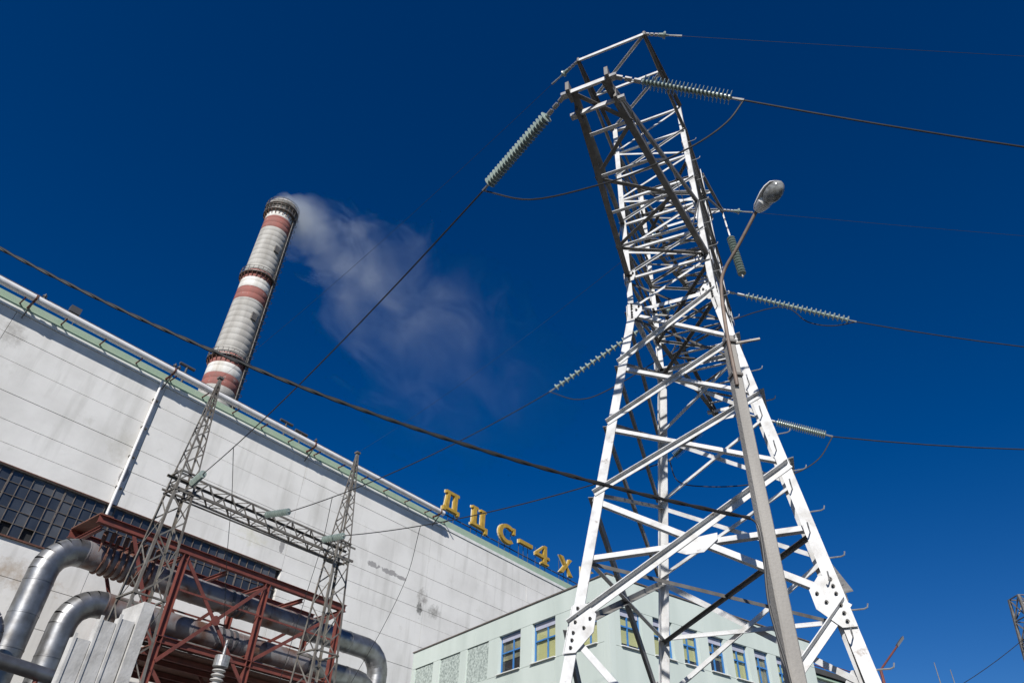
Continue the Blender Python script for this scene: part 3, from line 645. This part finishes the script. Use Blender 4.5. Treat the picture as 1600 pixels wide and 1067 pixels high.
for fi, (a, b, n) in enumerate(FACES):
    for i in range(len(UL) - 1):
        z0, z1 = UL[i], UL[i + 1]
        p, q = (cor(a, z0 + .04), cor(b, z1 - .04)) if (i + fi) % 2 == 0 else (cor(a, z1 - .04), cor(b, z0 + .04))
        fm = WS if fi == 0 else M['shaded_side_steel']
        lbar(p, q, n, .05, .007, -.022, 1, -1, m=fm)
        if i in (1, 3, 5):
            lbar(p * [1, 1, 0] + UP * q[2], q * [1, 1, 0] + UP * p[2], n, .045, .007, .003, 1, 1, m=fm)
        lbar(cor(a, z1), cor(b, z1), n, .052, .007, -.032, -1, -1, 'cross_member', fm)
for z in (5.95, 11.3, 12.3, 15.75):                              # plan bracing
    for a, b in (('A', 'D'), ('B', 'C')):
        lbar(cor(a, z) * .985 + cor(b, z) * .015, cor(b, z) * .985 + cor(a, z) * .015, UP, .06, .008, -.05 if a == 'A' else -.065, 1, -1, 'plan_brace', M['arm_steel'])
def gusset(k, face_n, z, w_, h, inward, up_=None, bolts=True):
    p = cor(k, z); e = inward; f = nrm(cor(k, z + .5) - cor(k, z)); n = face_n
    pts = [(-.0, -h / 2), (.17, -h / 2), (w_, -h * .12), (w_, h * .25), (.22, h / 2), (0, h / 2)]
    o = p + n * .021
    g = MB().prism(o, o + n * .014, e, f, pts).build('gusset_plate', WS, py)
    if bolts:
        for bx, bz_ in [(.09, -h * .40), (.09, -h * .25), (.09, -h * .1), (.09, h * .12), (.09, h * .27), (.09, h * .41), (w_ * .8, h * .16), (w_ * .62, -h * .02)]:
            MB().lathe(o + n * .013 + e * bx + f * bz_, n, [(0, .024), (.02, .024), (.021, .012), (.045, .012)], 6).build('bolt', M['bolt'], g)
for a, b, n0 in FACES:
    for z, w_, h in ((4.85, .38, .70), (11.35, .30, .42), (12.35, .22, .28)):
        n = fnorm(a, b, n0, z - .5, z) if z < 11.5 else n0
        e = nrm(cor(b, z) - cor(a, z)); front = n0 is FACES[0][2]
        if z < 5 and a == 'B': continue
        gusset(a, n, z, w_, h, e, bolts=front); gusset(b, n, z, w_, h, -e, bolts=front)
# node plate where the big cross braces meet on the face towards the sun
nA = fnorm('A', 'B', -PY, 4.85, 7.0); cxn = (cor('A', 4.85) + cor('B', 4.85) + cor('A', 7.0) + cor('B', 7.0)) / 4; e = nrm(cor('B', 6) - cor('A', 6)); f = np.cross(nA, e); f = f if f[2] > 0 else -f
MB().prism(cxn - nA * .012, cxn - nA * .002, e, f, [(-.35, -.05), (-.1, -.16), (.15, -.16), (.36, .02), (.36, .12), (-.35, .06)]).build('node_plate', WS, py)
# climbing pegs on the leg nearest the lamp
z = 2.6; k = 0
while z < 16.5:
    p = cor('B', z); dr = PX if k % 2 == 0 else -PY
    base = p - (PY * -.1 if k % 2 == 0 else PX * .1)
    MB().tube([base, base + dr * .15, base + dr * .19 + UP * .015, base + dr * .205 + UP * .06], .010, 6).build('climbing_peg', M['cap'], py)
    z += .36; k += 1
# arms
def arm(sgn, zb, zt, ytip, ztip, wt):
    y0 = sgn * half(zb) * ASP; fn = {}
    lo = [(pl(sx_ * SW, y0, zb), pl(sx_ * wt, ytip, ztip)) for sx_ in (-1, 1)]
    hi = [(pl(sx_ * SW, y0, zt), pl(sx_ * wt, ytip, ztip + .10)) for sx_ in (-1, 1)]
    for i, sx_ in enumerate((-1, 1)):
        for p, q, w_ in ((*lo[i], .11), (*hi[i], .09)):
            a = nrm(q - p); u = nrm(np.cross(a, PX)); u = u if u[2] > 0 else -u
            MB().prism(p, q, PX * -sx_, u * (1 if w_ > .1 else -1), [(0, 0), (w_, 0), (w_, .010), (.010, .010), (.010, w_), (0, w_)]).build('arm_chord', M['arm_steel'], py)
    n = 5; tt = [j / n for j in range(n + 1)]
    P_ = lambda c, i, t: c[i][0] * (1 - t) + c[i][1] * t
    for j in range(n):
        for i in (0, 1):                                         # side lacing
            a_, b_ = (P_(lo, i, tt[j]), P_(hi, i, tt[j + 1])) if j % 2 else (P_(hi, i, tt[j]), P_(lo, i, tt[j + 1]))
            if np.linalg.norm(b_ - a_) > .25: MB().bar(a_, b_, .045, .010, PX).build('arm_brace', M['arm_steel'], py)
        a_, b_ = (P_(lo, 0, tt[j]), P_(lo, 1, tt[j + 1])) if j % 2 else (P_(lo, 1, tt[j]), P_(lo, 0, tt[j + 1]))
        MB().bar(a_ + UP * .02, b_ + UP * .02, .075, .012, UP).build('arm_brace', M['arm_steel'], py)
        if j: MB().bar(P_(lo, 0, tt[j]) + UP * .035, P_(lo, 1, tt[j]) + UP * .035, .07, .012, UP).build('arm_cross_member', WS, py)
    for sx_ in (-1, 1):                                          # tip hardware
        for yy in (0, -sgn * .42):
            MB().box(pl(sx_ * (wt + .02), ytip + yy, ztip + .03), PX * .03, PY * .13, UP * .11).build('tip_plate', M['steel'], py)
            MB().box(pl(sx_ * (wt + .10), ytip + yy, ztip - .01), PX * .06, PY * .05, UP * .035).build('shackle', M['cap'], py)
    for yy in (0, -sgn * .42): lbar(pl(-wt, ytip + yy, ztip + .02), pl(wt, ytip + yy, ztip + .02), UP, .09, .01, 0, 1, -1, 'arm_cross_member')
arm(-1, 12.35, 14.05, -5.8, 12.15, .31)
arm(1, 12.35, 14.05, 4.95, 12.3, .31)
arm(1, 15.75, 17.2, 4.0, 16.0, .31)
# earth-wire outriggers at the top
def outrigger(sgn, yt, zt, xc, wt):
    for sx_ in (-1, 1):
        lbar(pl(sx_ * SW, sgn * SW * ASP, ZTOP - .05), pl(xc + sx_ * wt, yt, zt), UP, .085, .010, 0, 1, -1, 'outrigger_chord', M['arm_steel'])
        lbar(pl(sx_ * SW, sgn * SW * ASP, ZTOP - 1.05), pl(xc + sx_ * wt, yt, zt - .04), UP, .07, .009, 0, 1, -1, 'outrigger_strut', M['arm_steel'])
        MB().lathe(pl(xc + sx_ * wt, yt, zt), UP, [(-.07, .05), (.07, .05)], 8).build('outrigger_node', M['steel'], py)
    lbar(pl(xc - wt, yt, zt), pl(xc + wt, yt, zt), UP, .085, .01, .012, 1, -1, 'outrigger_bar')
    ym = (yt + sgn * SW * ASP) / 2
    lbar(pl(xc / 2 - .86, ym, (zt + ZTOP) / 2), pl(xc / 2 + .86, ym, (zt + ZTOP) / 2), UP, .07, .01, .02, 1, -1, 'outrigger_bar')
    lbar(pl(xc + wt, yt, zt), pl(xc / 2 - .86, ym, (zt + ZTOP) / 2), UP, .06, .01, .035, 1, -1, 'outrigger_brace')
    lbar(pl(xc / 2 + .86, ym, (zt + ZTOP) / 2), pl(-SW, sgn * SW * ASP, ZTOP - .03), UP, .06, .01, .05, 1, -1, 'outrigger_brace')
outrigger(-1, -3.05, 18.1, -.26, .83)
outrigger(1, 3.05, 18.1, .25, .83)

# ------------------------------------------------------------------ insulator strings and wires
def string(p, q, nd, label, rdisc=.125, lead=.7, group='tension insulator strings on the pylon', tail=.18):
    p, q = np.array(p, float), np.array(q, float); a = nrm(q - p); Ltot = np.linalg.norm(q - p)
    t = thing('insulator_string', p, label, 'insulator', group)
    pitch = (Ltot - lead - tail) / nd
    MB().tube([p, p + a * (lead + .03)], .016, 6).build('link', M['cap'], t)
    sd_ = nrm(np.cross(a, UP))
    for k in range(3): MB().box(p + a * (lead * (k + .5) / 3), a * lead * .12, sd_ * .035, np.cross(a, sd_) * .02).build('shackle', M['cap'], t)
    for k in range(nd):
        o = p + a * (lead + pitch * k)
        MB().lathe(o, a, [(0, .045), (pitch * .42, .05), (pitch * .46, rdisc * .8), (pitch * .56, rdisc), (pitch * .66, rdisc * .97), (pitch * .68, rdisc * .5), (pitch * .72, .03), (pitch * 1.0, .022)], 16).build('disc', M['disc'], t, True)
    MB().tube([q - a * tail, q], [.022, .03], 6).build('clamp', M['cap'], t)
    return q
def wire(pts, r, label, name='power_line_wire', m=None, cat='wire', group=None, n=6):
    return MB().tube(pts, r, n).build(name, m or M['wire'], None, True, label=label, category=cat, group=group)
def sagline(p, q, sag, n=24):
    p, q = np.array(p), np.array(q); return [p + (q - p) * t - UP * sag * 4 * t * (1 - t) for t in [k / n for k in range(n + 1)]]
def bez(ps, n=28):
    """smooth curve through the given points"""
    ps = [np.array(p, float) for p in ps]; out = []
    ext = [2 * ps[0] - ps[1]] + ps + [2 * ps[-1] - ps[-2]]
    for i in range(1, len(ext) - 2):
        a, b, c, d = ext[i - 1:i + 3]
        for k in range(n // (len(ps) - 1)):
            t = k / (n // (len(ps) - 1)); out.append(.5 * (2 * b + (c - a) * t + (2 * a - 5 * b + 4 * c - d) * t * t + (3 * b - a - 3 * c + d) * t ** 3))
    return out + [ps[-1]]
def onvert(u, v, p, q):
    """pixel ray met with the upright plane through p and q"""
    h = nrm((np.array(q) - np.array(p)) * [1, 1, 0]); return onplane(u, v, p, np.cross(h, UP))
# gantry side anchors
gi = {}
for key, (ua, va_), (ub, vb) in (('near', (300, 752), (331, 742)), ('up', (413, 797), (452, 802)), ('low', (500, 846), (567, 852))):
    sa, za = wpx(ua, va_, GD + .32)
    gi[key] = [wl(sa, GD + .33, GZ), None]
tips = {'near': (pl(-.43, -5.8, 12.13), pl(.43, -5.8, 12.13)), 'up': (pl(-.43, 4.0, 15.98), pl(.43, 4.0, 15.98)), 'low': (pl(-.43, 4.95, 12.28), pl(.43, 4.95, 12.28))}
left_end = {'near': (755, 298), 'up': (859, 612), 'low': (1046, 719)}
right_end = {'near': (1162, 157), 'up': (1338, 503), 'low': (1301, 682)}
exit_px = {'near': (1600, 230), 'up': (1600, 542), 'low': (1600, 702)}
desc = {'near': 'lone lamp-side arm', 'up': 'upper paired arm', 'low': 'lower paired arm'}
cond = {}
RAZ = R(93)
rdir = V(math.sin(RAZ), math.cos(RAZ), 0)
for key in ('near', 'up', 'low'):
    pL, pR = tips[key]; ga = gi[key][0]
    eL = onvert(*left_end[key], pL, ga)
    string(pL, eL, 23, 'glass disc string from the pylon %s towards the gantry' % desc[key], .112, .42)
    # gantry string
    dirw = nrm(eL - ga); ge = ga + nrm(dirw * [1, 1, 0] - UP * .12) * 1.55
    string(ga, ge, 11, {'near': 'ribbed grey-green insulator on the gantry beam at the chimney-side column', 'up': 'ribbed grey-green insulator at the middle of the gantry beam', 'low': 'ribbed grey-green insulator on the gantry beam at the column over the pipe bend'}[key], .125, .16, 'insulators on the gantry beam', .1)
    gi[key][1] = ge
    cond[key] = sagline(eL, ge, .35, 80)
    wire(cond[key], .017, 'conductor from the pylon %s down to the gantry' % desc[key], group='conductors between pylon and gantry')
    # right side
    eR = onvert(*right_end[key], pR, pR + rdir); ex_ = onvert(*exit_px[key], pR, pR + rdir)
    string(pR, eR, 23, 'glass disc string on the side of the pylon %s away from the gantry' % desc[key], .112, .45 if key == 'near' else .8)
    sl_ = (ex_ - eR); pts = [eR + sl_ * t + UP * .010 * (t * np.linalg.norm(sl_)) * ((t - 1) * np.linalg.norm(sl_)) for t in [k / 4 for k in range(0, 40)]]
    wire(pts, .016, 'conductor leaving the pylon %s away from the gantry' % desc[key], group='conductors leading away from the pylon')
    # jumper loop
    if key == 'near':
        mids = [(830, 312), (940, 288), (1010, 263), (1085, 227), (1135, 192)]
    elif key == 'up':
        mids = [(905, 624), (962, 603), (1100, 520), (1215, 480), (1262, 503), (1300, 509)]
    else:
        mids = [(1060, 752), (1105, 760), (1170, 757), (1235, 742), (1278, 718)]
    zt_ = [eL + (eR - eL) * ((k + 1) / (len(mids) + 1)) for k in range(len(mids))]
    jp = [eL] + [onplane(u, v, z_, nrm(PY)) for (u, v), z_ in zip(mids, zt_)] + [eR]
    wire(bez(jp, 36), .015, 'slack jumper loop slung past the pylon %s' % desc[key], 'jumper_wire', group='jumper loops at the pylon')
# jumper support string under the upper far arm
j0 = pl(1.08, 3.05, 18.0); j1 = onplane(1161, 433, j0, PY)
string(j0, j1, 15, 'disc string hanging from the pylon top to hold a jumper', .115, 1.1, None, .1)
# earth wires
def earth(p, q, sag, label): wire(sagline(p, q, sag), .005, label, 'earth_wire', group='thin earth wires')
for sgn, xc, yt in ((-1, -.26, -3.05), (1, .25, 3.05)):
    a = pl(xc - .86, yt, 18.08); b = pl(xc + .86, yt, 18.08)
    gtop = wl(C1 if sgn < 0 else C2, GD, GTOP + .05)
    dL = nrm(gtop - a); a2 = a + dL * .85
    string(a, a2, 1, 'short single-disc link at the %s earth-wire outrigger, gantry side' % ('lamp-side' if sgn < 0 else 'paired-arm-side'), .09, .3, 'single-disc earth-wire links', .3)
    earth(a2, gtop, .35, 'thin earth wire from the pylon top to the %s gantry peak' % ('chimney-side' if sgn < 0 else 'pipe-bend-side'))
    b2 = b + nrm(rdir - UP * .1) * .85
    string(b, b2, 1, 'short single-disc link at the %s earth-wire outrigger, away from gantry' % ('lamp-side' if sgn < 0 else 'paired-arm-side'), .09, .3, 'single-disc earth-wire links', .3)
    earth(b2, b2 + rdir * 60 - UP * 4, 1.0, 'thin earth wire leaving the %s pylon outrigger away from the gantry' % ('lamp-side' if sgn < 0 else 'paired-arm-side'))
# drop wires below the conductors
def drop(start_px, key, pix, d, label):
    r_ = ray(*start_px); p = max(cond[key], key=lambda q: nrm(q - V(0, 0, CZ)) @ r_); ps = [p]
    for i, (u, v) in enumerate(pix):
        ps.append(onplane(u, v, WO + WN * (GD + (d - GD) * (i + 1) / len(pix)), WN))
    wire(bez(ps, 24), .012, label, 'drop_wire', group='drop wires under the conductors')
drop((370, 703), 'near', [(362, 780), (354, 880), (349, 1010)], 9.0, 'drop wire falling from the chimney-side conductor to the bushing')
drop((520, 782), 'up', [(503, 850), (478, 930), (436, 1067)], 9.0, 'drop wire crossing in front of the gantry beam')
drop((660, 841), 'low', [(636, 900), (598, 980), (548, 1067)], 9.0, 'drop wire falling past the pipe-bend end of the red trestle')

# ------------------------------------------------------------------ street lamp on concrete post, with the black cable
LPX = atD(1236, 1040, 8.4); LX, LY = 3.075, 7.81
lamp = thing('street_lamp', (LX, LY, 0), 'street lamp on a square concrete post in front of the pylon', 'street lamp')
lx = nrm(V(LX, LY, 0)); ly = V(-lx[1], lx[0], 0); ca, sa_ = math.cos(.5), math.sin(.5); ax1 = lx * ca + ly * sa_; ax2 = ly * ca - lx * sa_
ztp = atD(1139, 528, 8.4)[2]
b = MB()
def ringp(z, h, c): return [V(LX, LY, z) + ax1 * x + ax2 * y for x, y in ((-h + c, -h), (h - c, -h), (h, -h + c), (h, h - c), (h - c, h), (-h + c, h), (-h, h - c), (-h, -h + c))]
r0, r1 = ringp(0, .105, .025), ringp(ztp, .066, .016)
b.add(r0 + r1, [tuple(range(8))[::-1], tuple(range(8, 16))] + [(i, (i + 1) % 8, 8 + (i + 1) % 8, 8 + i) for i in range(8)]).build('post', M['concrete'], lamp)
bend = atD(1124, 440, 8.30); hb = atD(1182, 330, 7.9); tipp = atD(1219, 285, 7.62)
pipe_pts = bez([V(LX, LY, ztp - .9) - lx * .11, V(LX, LY, ztp) - lx * .11, bend - UP * .22, bend + (hb - bend) * .12 + UP * .02, bend + (hb - bend) * .5, hb], 40)
MB().tube(pipe_pts, .027, 10).build('bracket_pipe', M['rusty_pipe'], lamp, True)
for z in (ztp - .12, ztp - .7): MB().box(V(LX, LY, z) - lx * .03, ax1 * .078, ax2 * .078, UP * .02).build('clamp_band', M['steel'], lamp)
MB().bar(V(LX, LY, ztp - .12) + ly * .1, V(LX, LY, ztp - .12) - ly * .42, .03, .03).build('hook_arm', M['steel'], lamp)
ha = nrm(tipp - hb); hl = np.linalg.norm(tipp - hb); hn = nrm(np.cross(ha, np.cross(UP, ha))); hn = hn if hn[2] > 0 else -hn; hs_ = np.cross(ha, hn)
def shell(prof_w, prof_h, z0, sgn, name, m):
    mb_ = MB(); nseg = 10; rows = []
    for (t, w_, h_) in [(t, w_, h_) for t, w_, h_ in zip([0, .12, .3, .5, .7, .88, 1.0], prof_w, prof_h)]:
        rows.append([hb + ha * hl * t + hs_ * w_ * math.cos(k * math.pi / nseg) + hn * (z0 + sgn * h_ * math.sin(k * math.pi / nseg)) for k in range(nseg + 1)])
    vs = [p for r_ in rows for p in r_]; m1 = nseg + 1
    fs = [(i * m1 + k, i * m1 + k + 1, (i + 1) * m1 + k + 1, (i + 1) * m1 + k) for i in range(len(rows) - 1) for k in range(nseg)]
    fs += [(i * m1, (i + 1) * m1, (i + 1) * m1 + nseg, i * m1 + nseg) for i in range(len(rows) - 1)] + [tuple(range(m1)), tuple((len(rows) - 1) * m1 + k for k in range(m1))]
    return mb_.add(vs, fs).build(name, m, lamp, True)
shell([.055, .10, .13, .16, .17, .15, .07], [.06, .09, .11, .12, .115, .085, .02], .0, 1, 'housing', M['lamp_grey'])
shell([.05, .09, .12, .07, .05, .03, .02], [.05, .085, .10, .04, .02, .015, .01], -.004, -1, 'ballast_cover', M['lamp_grey'])
mb_ = MB(); cbowl = hb + ha * hl * .68 - hn * .008; rows = []
for i in range(6):
    ph = i * math.pi / 2 / 5.5
    rows += [cbowl + ha * .185 * math.cos(ph) * math.cos(k * math.pi / 8) * (hl / .5) + hs_ * .14 * math.cos(ph) * math.sin(k * math.pi / 8) - hn * .17 * math.sin(ph) for k in range(16)]
mb_.add(rows, [(i * 16 + k, i * 16 + (k + 1) % 16, (i + 1) * 16 + (k + 1) % 16, (i + 1) * 16 + k) for i in range(5) for k in range(16)] + [tuple(range(16))[::-1], tuple(80 + k for k in range(16))]).build('glass_bowl', M['bowl'], lamp, True)

cpost = atD(1172, 809, 8.28)
pc0, pc1 = cpost, atD(0, 388, 9.0)
cpts = []
for k in range(0, 46):
    t = k / 28; q = pc0 + (pc1 - pc0) * t; cpts.append(q - UP * (.42 * 4 * t * (1 - t)))
tw = []
for ph in (0, math.pi):
    pts = []
    for i in range((len(cpts) - 1) * 8):
        a_, f_ = divmod(i, 8); q = cpts[a_] + (cpts[a_ + 1] - cpts[a_]) * f_ / 8; th = i * .42 + ph
        pts.append(q + UP * .009 * math.cos(th) + V(0, 1, 0) * .009 * math.sin(th))
    tw.append(pts)
cab = thing('overhead_cable', pc0, 'thick black twisted cable strung across to the lamp post', 'cable')
for pts in tw: MB().tube(pts, .0165, 6).build('strand', M['black'], cab, True)
dpx = [(1185, 822), (1193, 865), (1200, 935), (1212, 985), (1226, 1030), (1241, 1090)]
wire(bez([cpost] + [atD(u, v, 8.24) for u, v in dpx], 36), .014, 'black service cable drooping down beside the lamp post', 'service_cable', M['black'], 'cable')

# ------------------------------------------------------------------ far things at the right edge
def far_mast(az, dist, h, label):
    x, y = dist * math.sin(R(az)), dist * math.cos(R(az))
    t = thing('lightning_mast', (x, y, 0), label, 'mast', 'slender masts far behind the pylon')
    MB().tube([V(x, y, 0), V(x, y, h * .6), V(x, y, h * .61), V(x, y, h)], [.16, .12, .07, .03], 8).build('pole', M['steel'], t)
    MB().lathe(V(x, y, h * .6), UP, [(-.1, .16), (.1, .16)], 8).build('collar', M['steel'], t)
far_mast(30.4, 70, 1.7 + 70 * math.tan(R(13.9)), 'taller of two slender grey masts far behind the pylon')
far_mast(31.2, 70, 1.7 + 70 * math.tan(R(13.4)), 'shorter of two slender grey masts far behind the pylon')
fx = atD(1406, 1003, 45.0); fb = atD(1376, 1046, 45.0)
yl = thing('yard_light', (fb[0], fb[1], 0), 'reddish yard light pole with slanted arm beyond the pylon leg', 'street lamp')
MB().tube([V(fb[0], fb[1], 0), fb], .08, 8).build('pole', M['red'], yl)
MB().tube([fb, fx], .05, 8).build('arm', M['red'], yl)
MB().box(fx + UP * .02, nrm(fx - fb) * .28, V(0, 1, 0) * .12, UP * .08).build('lamp_head', M['vent'], yl)
FA, FDI = 36.6, 62.0; FX, FY = FDI * math.sin(R(FA)), FDI * math.cos(R(FA)); FH = 1.7 + FDI * math.tan(R(17.0))
fp = thing('lattice_pylon', (FX, FY, 0), 'distant dark lattice pylon beyond the white one', 'pylon')
def fc(i, z):
    a, b = ((-1, -1), (1, -1), (1, 1), (-1, 1))[i % 4]; h = .55 + (FH - z) / FH * 1.6; return V(FX + a * h, FY + b * h, z)
for i in range(4): MB().bar(fc(i, 0), fc(i, FH), .16, .16, V(1, 0, 0)).build('leg', M['steel'], fp)
z = FH; 
while z > 2:
    z0 = z - 1.5
    for i in range(4):
        MB().bar(fc(i, z), fc(i + 1, z0), .09, .03, V(1, 1, 0)).build('brace', M['steel'], fp); MB().bar(fc(i + 1, z), fc(i, z0), .09, .03, V(1, 1, 0)).build('brace', M['steel'], fp)
        MB().bar(fc(i, z), fc(i + 1, z), .09, .05, UP).build('cross_member', M['steel'], fp)
    z = z0
for k, (zz_, el) in enumerate(((FH - 2.5, 0), (FH - 5.0, 0), (FH - 7.0, 0))):
    a = V(FX - .6, FY - .6, zz_); q = V(20 + 1.5 * k, 62 + 2 * k, zz_ - 5.0 + k * .6)
    wire(sagline(a, q, 2.0), .022, ['topmost', 'middle', 'lowest'][k] + ' of three thin wires sagging from the distant pylon', 'power_line_wire', group='wires of the distant pylon')
clear_mid()
